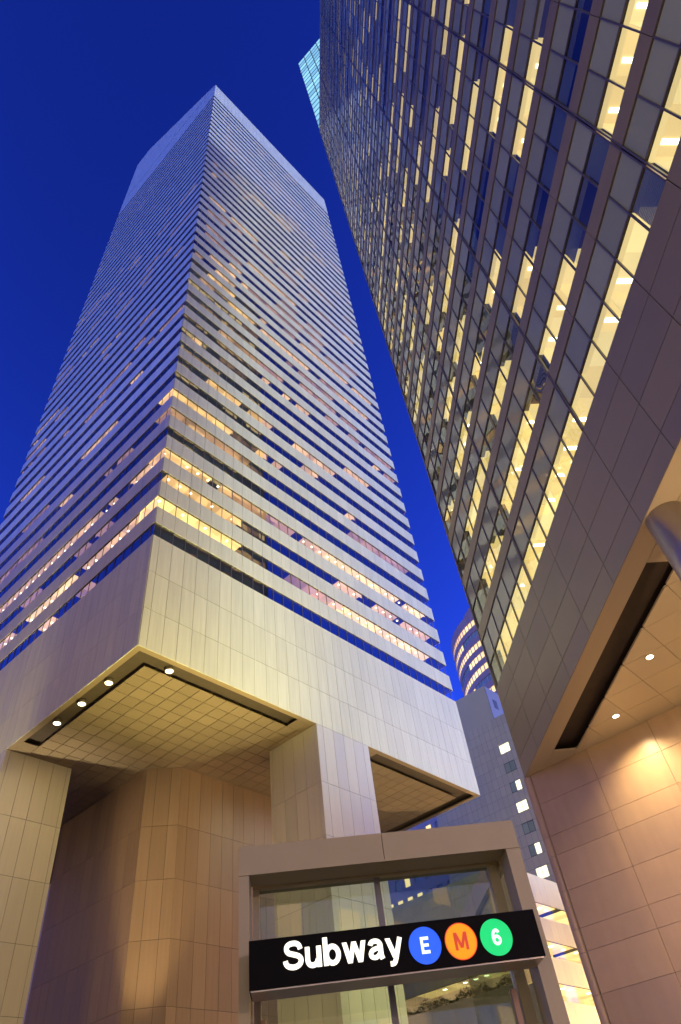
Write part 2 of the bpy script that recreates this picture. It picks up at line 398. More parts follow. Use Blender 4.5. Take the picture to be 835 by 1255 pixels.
# border strip outside the slots
for (x0, x1, y0, y1) in ((.0, W, .0, .5), (.0, W, W-.5, W), (0, .5, .5, W-.5), (W-.5, W, .5, W-.5)):
    sof.box(x0+.004, x1-.004, y0+.004, y1-.004, ZS, ZS+.12)
soffit = sof.build('soffit', M['soffit'], tower)
tiles = Pieces('soffit_tile', [M['soffit']])
I4 = Matrix.Identity(4)
g0 = .5+1.5; tp = 1.45
n_t = 30; xs = [g0+i*((W-2*g0)/n_t) for i in range(n_t+1)]
SE_ = 18.2
for i in range(n_t):
    for j in range(n_t):
        tiles.add(soffit, I4, xs[i]+.035, xs[i+1]-.035, xs[j]+.035, xs[j+1]-.035, ZS+.001, ZS+.07)
# tiles in the slot strip beside the legs (the slot stops there)
nb = 8; st = (W-2*SE_)/nb
for i in range(nb):
    a, b2 = SE_+i*st+.012, SE_+(i+1)*st-.012
    for (u0, u1) in ((.512, 1.988), (W-1.988, W-.512)):
        tiles.add(soffit, I4, a, b2, u0, u1, ZS+.001, ZS+.07)
        tiles.add(soffit, I4, u0, u1, a, b2, ZS+.001, ZS+.07)
tiles.flush(300, 6)
# the four legs in the middle of the sides
zj = [0, 1.2, 5.9, 10.55, 15.2, 19.9, 24.6, 29.3, ZS]
legp = Pieces('leg_panel', [M['alu_leg']])
def clad(parent, pts, z_rows, pieces, step, phase=None, t=.04):
    "flat panels with open joints over the vertical faces of a polygon (counter-clockwise)"
    n = len(pts)
    for i in range(n):
        p, q = Vector((*pts[i], 0)), Vector((*pts[(i+1) % n], 0)); L = (q-p).length; d = (q-p)/L
        fr = empty('cladding_face', (p.x, p.y, 0), atan2(d.y, d.x), parent) if False else None
        yield p, L, atan2(d.y, d.x)
def clad_faces(thing, pts, rows, pieces, step, name, skip=()):
    for i, (p, L, rz) in enumerate(clad(thing, pts, rows, pieces, step)):
        if i in skip: continue
        loc = (p.x, p.y, 0)
        bk = MB().box(.02, L-.02, .045, .1, rows[0]+.01, rows[-1]-.01).build(name, M['joint'], thing, loc, rz)
        mw = frame(loc, rz)
        n = max(1, round((L-step)/step)); js = [0]+[L/2-n*step/2+k*step for k in range(n+1)]+[L]
        js = [x for k, x in enumerate(js) if k == 0 or x-js[k-1] > .15]; js[-1] = L
        for k in range(len(js)-1):
            for r in range(len(rows)-1):
                pieces.add(bk, mw, js[k]+.016, js[k+1]-.016, 0, .04, rows[r]+.016, rows[r+1]-.016)
legs = {'s': (LEG0, 0, LEG1, LD), 'w': (0, LEG0, LD, LEG1), 'n': (LEG0, W-LD, LEG1, W), 'e': (W-LD, LEG0, W, LEG1)}
for kx, (x0, y0, x1, y1) in legs.items():
    lg = MB().box(x0+.1, x1-.1, y0+.1, y1-.1, 0, ZS+.5).build('leg', M['joint'], tower)
    o = .05
    pts = [(x0-(o if kx == 'w' else 0), y0-(o if kx == 's' else 0)), (x1+(o if kx == 'e' else 0), y0-(o if kx == 's' else 0)), (x1+(o if kx == 'e' else 0), y1+(o if kx == 'n' else 0)), (x0-(o if kx == 'w' else 0), y1+(o if kx == 'n' else 0))]
    clad_faces(tower, pts, zj, legp, MOD, 'leg_face')
legp.flush(300, 20)
# the octagonal core
CX0, CX1, CY0, CY1 = 12.5, W-12.5, 14.0, W-14.0; ch = 2.6; cv = 2.2
oct_ = [(CX0+ch, CY0), (CX1-ch, CY0), (CX1, CY0+cv), (CX1, CY1-cv), (CX1-ch, CY1), (CX0+ch, CY1), (CX0, CY1-cv), (CX0, CY0+cv)]
cin = [((x-W/2)*.985+W/2, (y-W/2)*.985+W/2) for x, y in oct_]
core = MB().prism(cin, 0, ZS+.5).build('core', M['joint'], tower)
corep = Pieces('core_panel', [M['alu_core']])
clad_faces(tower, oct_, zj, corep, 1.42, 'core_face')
corep.flush(300, 20)

# lamps set into the slots
def downlight(loc, label, energy, col, target, group, r=.2, size=radians(120)):
    t = empty('downlight', loc)
    tag(t, label, 'downlight', group)
    MB().lathe([(r*.7, .42), (r, .36), (r*1.15, .05), (r*1.15, 0), (r*.95, 0), (r*.9, .1)], 20).build('housing', M['steel'], t, smooth=True)
    MB().lathe([(r*.86, .03), (r*.8, .0), (r*.3, -.03)], 20).build('lens', M['lamp'], t)
    spot('lamp_light', t, (0, 0, -.08), target, energy, col, size, 1.0, r*.8)
    return t
WARM = (1.0, .72, .40); YEL = (1.0, .84, .50)
dl = [((1.24, 5.9), 'lit round downlight in the soffit slot, nearest the skyscraper corner on its blue flank'), ((1.24, 9.95), 'lit round downlight midway along the slot of the skyscraper soffit, between two others'),
      ((1.24, 13.9), 'lit round downlight in the skyscraper soffit slot closest to the bright yellow leg'), ((4.15, 1.5), 'lone lit downlight in the soffit slot under the yellowish face of the skyscraper')]
for i, ((x, y), lb) in enumerate(dl):
    downlight((x, y, ZS+.08), lb, 300, WARM, (.25, .25, -1) if i < 3 else (.1, .35, -1), 'downlights in the skyscraper soffit', .34, radians(150))

# ================================================================== the glass office building with the 45 degree bay
C = Vector((5.504, -26.051, 0)); RZ = radians(225)
ZF, ZG, ZTB = 14.958, 19.72, 129.5
MP = 1.365; NP = 32; LB = MP*NP
V0, V1, BP = 1.42, 2.92, 3.73; NR = 29
U45 = Vector((-sqrt(.5), -sqrt(.5), 0)); N45 = Vector((sqrt(.5), -sqrt(.5), 0))   # along the bay, into the bay
glassb = empty('glass_office_building', (C.x, C.y, 0))
tag(glassb, 'brown metal and glass office tower with a slanted bay overhanging a granite wall', 'office building')
E_ = C+U45*LB
def tri(inset):
    # plan triangle of the bay, in coordinates relative to C
    s = inset
    a = U45*(s*1.0)+N45*s; x1 = -.0-s*.0
    p0 = Vector((0, -s*sqrt(2), 0)); p1 = U45*LB; p1 = Vector((p1.x+s*2.414, p1.y+s, 0)); p2 = Vector((0, (U45*LB).y+s, 0))
    return [(p0.x, p0.y), (p1.x, p1.y), (p2.x, p2.y)]
mb = MB()
for k in range(NR+1):
    z0 = ZG+(k-1)*BP+V0+.55 if k > 0 else ZF+.5; z1 = ZG+k*BP-.02 if k < NR else ZTB-.1
    mb.prism(tri(.12), z0, z1)
mb.prism(tri(3.0), ZF+.4, ZTB-.3)
mb.build('floor_slab', M['slab'], glassb)
# main block behind the bay
bw = 34; bs = 52
MB().box(.10, bw, -bs, 0, -.1, 190.0).build('main_block', M['brown'], glassb)
fA = MB().box(.02, LB-.02, .03, .11, ZF+.01, ZG-.01)
for k in range(NR):
    z0 = ZG+k*BP
    fA.box(.02, LB-.02, .06, .11, z0+V0, z0+BP)
fa = fA.build('bay_facade', M['joint'], glassb, (0, 0, 0), RZ)
mwA = frame((C.x, C.y, 0), RZ)
nfc = MB(); rn = random.Random(77); z = 17.0
while z < 186:
    x = .6
    while x < bw-1.5:
        L = rn.randint(1, 7); mi = rn.choice((0, 1, 1, 2, 3))
        for q in range(L):
            if x < bw-1.5: nfc.box(x+.04, x+1.32, -.02, .05, z, z+1.42, mi); nfc.box(x+.04, x+1.32, -.02, .05, z+1.5, z+2.85, 0); x += MP
    z += BP
tag(nfc.build('rear_window_field', [M['spandrel'], M['lit0'], M['lit1'], M['lit2']], glassb), kind='stuff')
# fascia
fas = Pieces('fascia_panel', [M['brown']])
zr = [ZF, 15.84, 17.24, 18.66, ZG]
for j in range(int(LB/(2*MP))):
    for r in range(4): fas.add(fa, mwA, j*2*MP+.014, (j+1)*2*MP-.014, -.02, .025, zr[r]+.012, zr[r+1]-.012)
fas.flush(300, 20)
band = Pieces('band_panel', [M['brown']]); vis = Pieces('window_pane', [M['glass_b']]); spn = Pieces('spandrel_pane', [M['spandrel']])
mu = MB()
for k in range(NR):
    z0 = ZG+k*BP
    zt = z0+BP if k < NR-1 else ZTB
    for j in range(NP//2): band.add(fa, mwA, j*2*MP+.01, (j+1)*2*MP-.01, -.02, .05, z0+V1+.02, zt-.01)
    for j in range(NP):
        x0, x1 = j*MP+.028, (j+1)*MP-.028
        vis.add(fa, mwA, x0, x1, .045, .06, z0+.03, z0+V0-.03)
        spn.add(fa, mwA, x0, x1, .030, .055, z0+V0+.03, z0+V1-.01)
    # transoms
    mu.box(0, LB, .0, .058, z0-.008, z0+.03); mu.box(0, LB, .0, .058, z0+V0-.03, z0+V0+.03); mu.box(0, LB, .004, .058, z0+V1-.01, z0+V1+.02)
    for j in range(NP+1):
        x = j*MP
        if j % 6 == 0: mu.box(x-.075, x-.02, -.035, .05, z0, zt); mu.box(x+.02, x+.075, -.035, .05, z0, zt)
        else: mu.box(x-.028, x+.028, -.012, .056, z0+.03, z0+V1-.01)
band.flush(200, 30); vis.flush(300, 20); spn.flush(300, 20)
tag(mu.build('mullion_grid', M['mull'], fa), kind='stuff')
# lit rooms behind the clear panes
rooms = MB(); rb = random.Random(5)
mats = [M['lit0'], M['litwall'], M['lit2'], M['lampdot'], M['blind']]
fixedB = {0: [(0, 2), (5, 21), (28, 32)], 1: [(1, 5), (9, 11), (14, 17), (22, 25)], 2: [(3, 4), (8, 11), (13, 14), (20, 22), (24, 25)]}
for k in range(NR):
    z0 = ZG+k*BP
    lit = [False]*NP
    if k == 0:
        for j in list(range(1, 17))+[18, 19, 20, 24, 25, 26, 27, 28]: lit[j] = True
    elif k == 1:
        for j in [2, 3, 6, 7, 8, 9, 12, 13, 14, 18, 19, 20, 21, 22, 23, 24, 25]: lit[j] = True
    else:
        j = 0
        while j < NP:
            L = rb.choice((1, 1, 2, 2, 3, 4)); on = rb.random() < (.62 if k < 12 else .56)
            for q in range(j, min(NP, j+L)): lit[q] = on
            j += L+(rb.choice((1, 1, 2, 3)) if on else 0)
    for j in range(NP):
        x0, x1 = j*MP, (j+1)*MP
        # window head
        rooms.box(x0+.001, x1-.001, .115, .30, z0+V0+.012, z0+V0+.56, 1 if lit[j] else 4)
        if lit[j]:
            t = 0 if rb.random() < .45 else 1
            if k > 14: t = rb.choice((1, 2))
            rooms.box(x0+.004, x1-.004, .31, 2.6, z0+V0+.50, z0+V0+.54, t)
            rooms.box(x0+.004, x1-.004, 2.0, 2.1, z0+.0, z0+V0+.49, 1)
            if j == 0 or not lit[j-1] or rb.random() < .3: rooms.box(x0+.005, x0+.035, .32, 2.0, z0, z0+V0+.49, 1)
            if j == NP-1 or not lit[j+1]: rooms.box(x1-.035, x1-.005, .32, 2.0, z0, z0+V0+.49, 1)
            if k < 6 and rb.random() < .5: rooms.box(x0+.35, x0+.50, .6, 1.5, z0+V0+.46, z0+V0+.49, 3)
        elif k < 8 and rb.random() < .3:
            h = rb.choice((.5, .9, 1.3)); n = int(h/.09)
            for q in range(n): rooms.box(x0+.06, x1-.06, .10, .113, z0+V0-.05-q*.09-.06, z0+V0-.05-q*.09, 4)
rooms.build('room_interior', mats, fa)
# bay roof parapet
MB().prism(tri(.02), ZTB-.09, ZTB+.05).build('bay_roof', M['brown'], glassb)
# the upper block: lit glazing above the bay roof
ub = MB(); ug = MB()
zz = ZTB+.2
while zz < 189:
    for j in range(26):
        ub.box(-.02, .09, -(j+1)*1.95+.12, -j*1.95-.12, zz+.08, zz+2.45, 0)
    ug.box(-.03, .095, -51, 0, zz+2.40, zz+2.95, 0); zz += 3.0
tag(ub.build('upper_glazing', M['cyan'], glassb), kind='stuff')
tag(ug.build('upper_band', M['mull'], glassb), kind='stuff')
# soffit under the bay
MB().prism(tri(.13), ZF+.33, ZF+.39).build('soffit_deck', M['slot'], glassb)
strip = MB()
base = tri(0)
A_, B_ = N45.x, N45.y
bay_s = strip.prism(clip(base, -A_, -B_, -.76), ZF+.004, ZF+.08).build('soffit', M['cream'], glassb)
k0 = 1.85
def put_tile(poly):
    if len(poly) >= 3:
        area = abs(sum(poly[i][0]*poly[(i+1) % len(poly)][1]-poly[(i+1) % len(poly)][0]*poly[i][1] for i in range(len(poly))))/2
        if area > .02: MB().prism(poly, ZF+.001, ZF+.07).build('soffit_panel', M['cream'], bay_s)
ts = 1.62
for i in range(14):
    for j in range(20):
        x1 = -i*ts-.008; x0 = -(i+1)*ts+.008; y1 = -1.9-j*ts+.79; y0 = y1-ts+.016
        poly = clip([(x0, y0), (x1, y0), (x1, y1), (x0, y1)], A_, B_, k0)
        poly = clip(poly, 0, 1, base[2][1]) if len(poly) >= 3 else []
        if len(poly) >= 3:
            put_tile(poly)
# closing pieces at the ends of the slot
for (s0, s1) in ((0, 2.45), (14.6, 18.9)):
    pl = clip(clip(base, A_, B_, .775), -A_, -B_, -1.84)
    pl = clip(clip(pl, U45.x, U45.y, s0), -U45.x, -U45.y, -s1)
    if len(pl) >= 3: put_tile(pl)
# granite wall under the bay, on the line of the main block
wf = MB().box(-.02, .09, -bs, -.35, 0, ZF-.005).build('granite_wall', M['joint'], glassb)
zw = [0]; z = ZF; seq = (1.37, 1.37, .78); rows = [ZF]; i = 0
while z > 1.4: z -= seq[i % 3]; rows.append(z); i += 1
rows.append(0.0); rows = rows[::-1]
wp = Pieces('wall_panel', [M['wallp']])
mwW = frame((C.x, C.y, 0), -pi/2)       # x runs south along the wall, y into the building
for j in range(16):
    for r in range(len(rows)-1):
        wp.items.append((wf, frame((C.x, C.y, 0), 0), (-.06, -.022, -.33-(j+1)*2.95+.008, -.33-j*2.95-.008, rows[r]+.006, rows[r+1]-.006), 0))
wp.score = lambda it: 1e3-abs(it[2][2])*10+it[2][4]
wp.flush(300, -1e9)
# rounded corner trim, one piece per storey of panels
for r in range(0, len(rows)-1):
    MB().lathe([(.25, rows[r]+.005), (.25, rows[r+1]-.005)], 40, .19, -.11).build('corner_trim', M['wallp'], wf)
# round steel column below the edge of the fascia
P = U45*16.62+N45*.66
colo = MB().lathe([(.62, 0), (.62, 4.9), (.60, 4.91), (.60, 4.93), (.62, 4.94), (.62, 9.9), (.60, 9.91), (.60, 9.93), (.62, 9.94), (.62, ZF+.001)], 48, P.x, P.y).build('round_column', M['steel'], glassb, smooth=True)
for i, ((x, y), lb) in enumerate((((-1.58, -5.55), 'lit recessed downlight in the cream soffit, nearer the granite wall corner'), ((-4.56, -8.51), 'lit recessed downlight in the cream soffit, nearer the round steel column'))):
    downlight((C.x+x, C.y+y, ZF-.01), lb, 500, WARM, (.10, 0, -1), 'downlights in the cream soffit', .16, radians(130))
for i, (x, y) in enumerate(((-1.7, -8.9), (-1.7, -12.6))):
    downlight((C.x+x, C.y+y, ZF-.01), ('lit recessed wall washer beside the granite wall, nearer its rounded corner', 'lit recessed wall washer beside the granite wall, farther from its rounded corner')[i], 190, WARM, (.10, 0, -1), 'wall washers along the granite wall', .14, radians(160))

# ================================================================== subway entrance and its sign
SP = Vector((-17.86, -35.2, 0)); SR = -pi/4
ent = empty('subway_entrance', SP, SR); tag(ent, 'beige portal frame with glass panes over the subway stairs', 'subway entrance')
XL, XR, ZT0, ZT1 = -1.336, 1.445, 4.03, 4.285
def part(name, m, parent, *boxes):
    q = MB()
    for b in boxes: q.box(*b)
    return q.build(name, m, parent)
bm_ = part('beam', M['beige'], ent, (XL, .08, 0, .36, ZT0, ZT1)); part('beam', M['beige'], ent, (.086, XR, 0, .36, ZT0, ZT1))
part('post', M['beige'], ent, (XL, -1.24, .002, .36, 0, ZT0-.004)); part('post', M['beige'], ent, (1.303, XR, .002, .30, 0, ZT0-.004))
part('beam_edge', M['beige'], ent, (XL-.006, XR+.006, -.008, .004, ZT0-.014, ZT0+.004))
part('rear_post', M['beige'], ent, (1.19, 1.29, .42, .56, 0, ZT0-.01)); part('rear_post', M['beige'], ent, (-1.23, -1.17, .42, .56, 0, ZT0-.01))
part('rear_beam', M['beige'], ent, (-1.23, 1.29, .40, .57, ZT0-.008, ZT1-.06))
part('mullion', M['mull'], ent, (.0, .055, .43, .50, 0, ZT0-.012))
part('bronze_post', M['bronze'], ent, (1.115, 1.165, .40, .46, 0, 2.95)); part('bronze_post', M['bronze'], ent, (-1.165, -1.125, .40, .46, 0, 2.95))
part('bronze_post', M['bronze'], ent, (1.30, 1.345, .62, .67, 0, 2.95))
part('glass_pane', M['glass_e'], ent, (-1.165, -.002, .465, .477, 0, ZT0-.014)); part('glass_pane', M['glass_e'], ent, (.057, 1.188, .465, .477, 0, ZT0-.014))
part('side_glass', M['glass_e'], ent, (1.34, 1.352, .30, 3.2, 0, ZT0-.05))
part('side_beam', M['beige'], ent, (1.303, 1.40, .37, 3.4, ZT0-.04, ZT1-.07))
def spikes(x0, x1, y, z, parent, h=.05, seed=1):
    q = MB(); rr = random.Random(seed); x = x0
    while x < x1:
        dx = rr.uniform(-.02, .02); dy = rr.uniform(-.03, .03); hh = h*rr.uniform(.7, 1.15); r = .0012
        b = len(q.v); q.v += [(x-r, y-r, z), (x+r, y-r, z), (x, y+r, z), (x+dx, y+dy, z+hh)]
        q.f += [(0+b, 1+b, 3+b), (1+b, 2+b, 3+b), (2+b, 0+b, 3+b), (2+b, 1+b, b)]; q.m += [0]*4
        x += .014
    tag(q.build('bird_spikes', M['mull'], parent), kind='stuff')
spikes(XL+.02, XR-.02, .10, ZT1, ent, .06, 3)
# sign box in front of the frame
sign = empty('subway_sign', SP, SR); tag(sign, 'black illuminated box sign reading Subway with blue, orange and green line discs', 'sign')
def sx(x): return -.806+(x+.806)*.948
def sz(z): return 1.6+(z-1.6)*.948
YF = -.36; X0, X1, Z0, Z1s = sx(-1.245), sx(1.402), sz(3.09), sz(3.465)
part('sign_box', M['signblack'], sign, (X0, X1, YF, -.012, Z0, Z1s))
part('underside', M['signsteel'], sign, (X0+.012, X1-.012, YF+.012, -.02, Z0-.012, Z0-.001))
part('bracket', M['mull'], sign, (-1.22, -1.16, -.012, .40, Z0+.1, Z0+.25)); part('bracket', M['mull'], sign, (1.10, 1.16, -.012, .40, Z0+.1, Z0+.25))
spikes(X0+.02, X1-.02, -.2, Z1s, sign, .035, 9)
def smooth(pts, n=6, closed=False):
    out = []; m = len(pts)
    for i in range(m if closed else m-1):
        g = (lambda k: Vector(pts[k % m])) if closed else (lambda k: Vector(pts[max(0, min(m-1, k))]))
        p0, p1, p2, p3 = g(i-1), g(i), g(i+1), g(i+2)
        for j in range(n):
            t = j/n; out.append(.5*((2*p1)+(p2-p0)*t+(2*p0-5*p1+4*p2-p3)*t*t+(3*p1-p0-3*p2+p3)*t**3))
    if not closed: out.append(Vector(pts[-1]))
    return out
def loop(cx, cy, rx, ry): return [(cx+rx*cos(a*pi/8), cy+ry*sin(a*pi/8)) for a in range(16)]
def sb(x0, y0, x1, y1, w): return ('poly', [(x0-w/2, y0), (x0+w/2, y0), (x1+w/2, y1), (x1-w/2, y1)])
GLY = {
 'S': [('line', [(.70, .69), (.655, .82), (.55, .90), (.41, .915), (.27, .89), (.175, .81), (.16, .70), (.22, .60), (.35, .545), (.50, .50), (.63, .445), (.705, .36), (.70, .24), (.62, .14), (.49, .09), (.36, .085), (.22, .125), (.13, .21), (.10, .32)], .185)],
 'u': [('line', [(.095, .735), (.095, .40), (.10, .24), (.15, .13), (.25, .08), (.36, .09), (.45, .16), (.505, .28)], .185), sb(.545, .735, .545, 0, .19)],
 'b': [sb(.095, 1, .095, 0, .19), ('loop', loop(.36, .365, .235, .29), .185)],
 'w': [sb(.09, .735, .27, 0, .19), sb(.27, 0, .47, .735, .18), sb(.47, .735, .68, 0, .18), sb(.68, 0, .86, .735, .19)],
 'a': [('line', [(.10, .52), (.15, .62), (.26, .665), (.39, .645), (.47, .56), (.485, .44), (.485, .20), (.50, .09), (.53, 0)], .18), ('line', [(.47, .415), (.34, .395), (.19, .345), (.105, .24), (.125, .12), (.24, .075), (.36, .11), (.46, .22)], .165)],
 'y': [sb(.09, .735, .33, .02, .195), ('line', [(.60, .735), (.40, .14), (.31, -.10), (.23, -.185), (.10, -.19)], .18)],
 'E': [sb(.1, 1, .1, 0, .2), sb(.42, 1, .42, .82, .44), sb(.40, .585, .40, .415, .40), sb(.42, .18, .42, 0, .44)],
 'M': [sb(.1, 1, .1, 0, .19), sb(.84, 1, .84, 0, .19), sb(.13, 1, .47, .12, .2), sb(.81, 1, .47, .12, .2)],
 '6': [('line', [(.58, .76), (.50, .88), (.36, .91), (.21, .82), (.125, .62), (.11, .38)], .19), ('loop', loop(.36, .315, .24, .225), .18)]}
def text_mesh(ch, *_):
    "bold sans letter laid out as flat bars, each a hair in front of the last"
    q = MB()
    for i, it in enumerate(GLY[ch]):
        dz = .0008*i
        if it[0] == 'poly':
            b = len(q.v); q.v += [(x, y, z) for z in (.004+dz, -.002) for x, y in it[1]]
            q.f += [(b, b+1, b+2, b+3)]+[(b+k, b+4+k, b+4+(k+1) % 4, b+(k+1) % 4) for k in range(4)]; q.m += [0]*5; continue
        cl = it[0] == 'loop'; p = smooth(it[1], 5, cl); n = len(p); b = len(q.v); w = it[2]/2
        for k in range(n):
            t = (p[(k+1) % n]-p[k-1]) if cl else (p[min(n-1, k+1)]-p[max(0, k-1)])
            nv = Vector((-t.y, t.x)).normalized()*w
            for sg in (1, -1):
                for z in (.004+dz, -.002): q.v.append((p[k].x+sg*nv.x, p[k].y+sg*nv.y, z))
        for k in range(n if cl else n-1):
            a0, a1 = b+4*k, b+4*((k+1) % n)
            q.f += [(a0, a0+2, a1+2, a1), (a0, a1, a1+1, a0+1), (a0+2, a0+3, a1+3, a1+2)]; q.m += [0]*3
    return q.mesh('letter', M['letter'])
def place_letter(name, me, m, parent, x0, x1, z0, z1, y):
    xs_ = [v.co.x for v in me.vertices]; ys_ = [v.co.y for v in me.vertices]
    a, b2, c, d = min(xs_), max(xs_), min(ys_), max(ys_)
    for v in me.vertices:
        X = x0+(v.co.x-a)/(b2-a)*(x1-x0); Zz = z0+(v.co.y-c)/(d-c)*(z1-z0); v.co = (X, y-v.co.z, Zz)
    me.materials.clear(); me.materials.append(m); me.name = name
    return link(bpy.data.objects.new(name, me), parent)
LX0, LX1 = sx(-.945), sx(.133); base_z = sz(3.205); cap = .208
# widths of the bold letters, in cap heights, and vertical extents
spec = [('S', .80, -.01, 1.01), ('u', .64, -.015, .735), ('b', .69, -.015, 1.0), ('w', .95, 0, .735), ('a', .63, -.015, .755), ('y', .69, -.28, .735)]
tot = sum(s[1] for s in spec)+.075*5; sc = (LX1-LX0)/tot; x = LX0
for ch_, w_, d0, d1 in spec:
    place_letter('letter', text_mesh(ch_, 1.0, .035), M['letter'], sign, x, x+w_*sc, base_z+d0*cap, base_z+d1*cap, YF-.004); x += (w_+.075)*sc
for cxp, mm, ch_, lm in ((.332, 'bl', 'E', 'lw'), (.664, 'or', 'M', 'lr'), (.993, 'gr', '6', 'lw')):
    cx_, cz_ = sx(cxp), sz(3.272); R_ = .137
    dsc = MB(); n = 48
    pts = [(cx_+R_*cos(2*pi*i/n), cz_+R_*sin(2*pi*i/n)) for i in range(n)]
    dsc.v = [(px, YF-.010, pz) for px, pz in pts]+[(px, YF+.001, pz) for px, pz in pts]
    dsc.f = [tuple(range(n)), tuple(reversed(range(n, 2*n)))]+[(i, i+n, (i+1) % n+n, (i+1) % n) for i in range(n)]; dsc.m = [0]*(n+2)
    dk = dsc.build('line_disc', M[mm], sign)
    rg = MB()
    for i in range(n):
        a0, a1 = 2*pi*i/n, 2*pi*(i+1)/n
        rg.quad([(cx_+r*cos(a), YF-.0125, cz_+r*sin(a)) for r, a in ((R_*.965, a0), (R_*1.02, a0), (R_*1.02, a1), (R_*.965, a1))])
    rg.build('disc_rim', M['rim'] if mm == 'or' else M[mm], dk)
    hw, hh = (.036, .062) if ch_ == 'E' else ((.058, .066) if ch_ == 'M' else (.038, .062))
    place_letter('letter', text_mesh(ch_, 1.0, .03), M[lm], dk, cx_-hw, cx_+hw, cz_-hh, cz_+hh, YF-.0145)

# ================================================================== buildings farther along the street
# low building with lit ribbon windows
LX, LY, LH = 53.8, 2.0, 28.8
low = empty('low_office_building', (LX, LY, 0)); tag(low, 'low metal-clad building with lit ribbon windows beyond the subway entrance', 'building')
mb = MB(); lev = [(24.0, 25.6), (20.0, 21.6), (15.9, 17.5), (12.0, 13.6), (8.0, 9.6), (3.0, 5.6)]
wlev = [(3.0, 5.6), (8.0, 9.6), (17.4, 19.6)]
brk = sorted(set([0.0, LH-.05]+[z for r in lev+wlev for z in r]))
for za, zb in zip(brk, brk[1:]):
    mid = (za+zb)/2
    if any(p < mid < q for p, q in lev): continue
    mb.box(3.6 if any(p < mid < q for p, q in wlev) else .1, 30, .1, 45, za, zb)
mb.box(4, 27, 4, 41, 0, LH-1)
mb.build('wall', M['slab'], low)
lp = Pieces('cladding_panel', [M['alu_leg']]); lw = Pieces('window_pane', [M['glass_l']])
rl = random.Random(3)
for nm, org, rz, L in (('south_face', (0, 0, 0), 0, 30), ('west_face', (0, 45, 0), -pi/2, 45)):
    f = MB().box(.05, L-.05, .03, .095, LH-3.2, LH-.1).build(nm, M['joint'], low, org, rz)
    mw = frame((LX+org[0], LY+org[1], 0), rz)
    n = int(L/1.5); zs_ = 0.0; rm = MB()
    lv = sorted(lev) if nm == 'south_face' else [(3.0, 5.6), (8.0, 9.6), (17.4, 19.6)]
    if nm == 'west_face':
        MB().box(.05, L-.05, .02, .099, 19.6, LH-.2).build('wall', M['joint'], f)
    for j in range(n):
        a, b2 = j*L/n, (j+1)*L/n; z = 0.0
        for (w0, w1) in lv:
            lp.add(f, mw, a+.012, b2-.012, -.03, .02, z+.012, w0-.012); lw.add(f, mw, a+.02, b2-.02, .03, .045, w0, w1); z = w1
            if rl.random() < .96:
                rm.box(a+.01, b2-.01, .15, 3.5, w1-.06, w1-.02, rl.choice((0, 0, 1))); rm.box(a+.01, b2-.01, 3.0, 3.1, w0, w1-.07, 1)
                if rl.random() < .5: rm.box(a+.4, a+.8, .8, 1.2, w1-.12, w1-.065, 3)
        while z < LH-.1: zn = min(LH, z+4.0) if LH-z > 5 else LH; lp.add(f, mw, a+.012, b2-.012, -.03, .02, z+.012, zn-.012); z = zn
    rm.build('lit_room', [M['lit0'], M['lit1'], M['lit2'], M['lampdot']] if nm == 'south_face' else [M['lit1'], M['lit2'], M['lit2'], M['lampdot']], f)
lp.flush(300, 12); lw.flush(200, 12)
MB().box(7, 26, 7, 40, LH-.04, LH+3.2).build('rooftop_storey', M['alu_leg'], low)
# planted terrace along the west side of the low building
tr_ = empty('terrace_planter', (LX-2.6, LY+1.5, 0)); tag(tr_, 'long concrete terrace planter thick with shrubs in front of lit windows', 'planter')
MB().box(0, 2.5, 0, 18, 0, 16.9).build('terrace_wall', M['concrete'], tr_)
MB().box(.02, .5, .02, 18-.02, 16.9, 17.35).build('planter_box', M['concrete'], tr_)
lf = MB(); rh = random.Random(2)
for i in range(5200):
    y = rh.uniform(.1, 17.9); hgt = 17.3+abs(rh.gauss(.5, .32))*(.7+.5*sin(y*1.7)*sin(y*.6)); x = rh.gauss(.3, .22); s = rh.uniform(.06, .14)
    a = rh.uniform(0, 6.28); t = rh.uniform(-.9, .9)
    ux = Vector((cos(a), sin(a), t)).normalized()*s; vx = Vector((-sin(a), cos(a), rh.uniform(-.6, .6))).normalized()*s*.5; c = Vector((x, y, hgt))
    lf.quad([c-ux, c+vx, c+ux, c-vx])
tag(lf.build('foliage', M['leaf'], tr_), kind='stuff')

# grey tiled block with paired windows
GX = 90.0
grey = empty('grey_tiled_building', (GX, -12, 0)); tag(grey, 'grey tiled block with a column of paired windows behind the low building', 'building')
MB().box(.1, 34, .1, 46, 0, 67.4).build('wall', M['joint'], grey); MB().box(.11, 33, 28.1, 45.9, 67.4, 75.0).build('penthouse', M['greytile'], grey)
gf = MB().box(.04, .095, .1, 46, .1, 67.3).build('tiled_face', M['joint'], grey)
gp = Pieces('wall_tile', [M['greytile']]); mw = frame((GX, -12, 0), 0)
wz = [67.4-1.85*3.5-3.7*k for k in range(15)]
cols = [1.15*k for k in (2, 9, 16, 23)]
ny = 46; tl = 1.15; th = 1.85
for i in range(int(46/tl)):
    y0 = i*tl; y1 = y0+tl
    for k in range(37):
        z0 = 67.4-(k+1)*th+.02; z1 = 67.4-k*th-.02
        if z0 < 0: continue
        hit = any(abs((z0+z1)/2-q) < .5 for q in wz) and any(c < (y0+y1)/2 < c+2.3 for c in cols)
        if not hit: gp.items.append((gf, mw, (0, .038, y0+.02, y1-.02, z0, z1), 0))
gp.score = lambda it: (-abs(it[2][4]-48)-abs(it[2][2]-31)*1.3)
gp.flush(300, -1e9)
rg_ = random.Random(11); k = 0
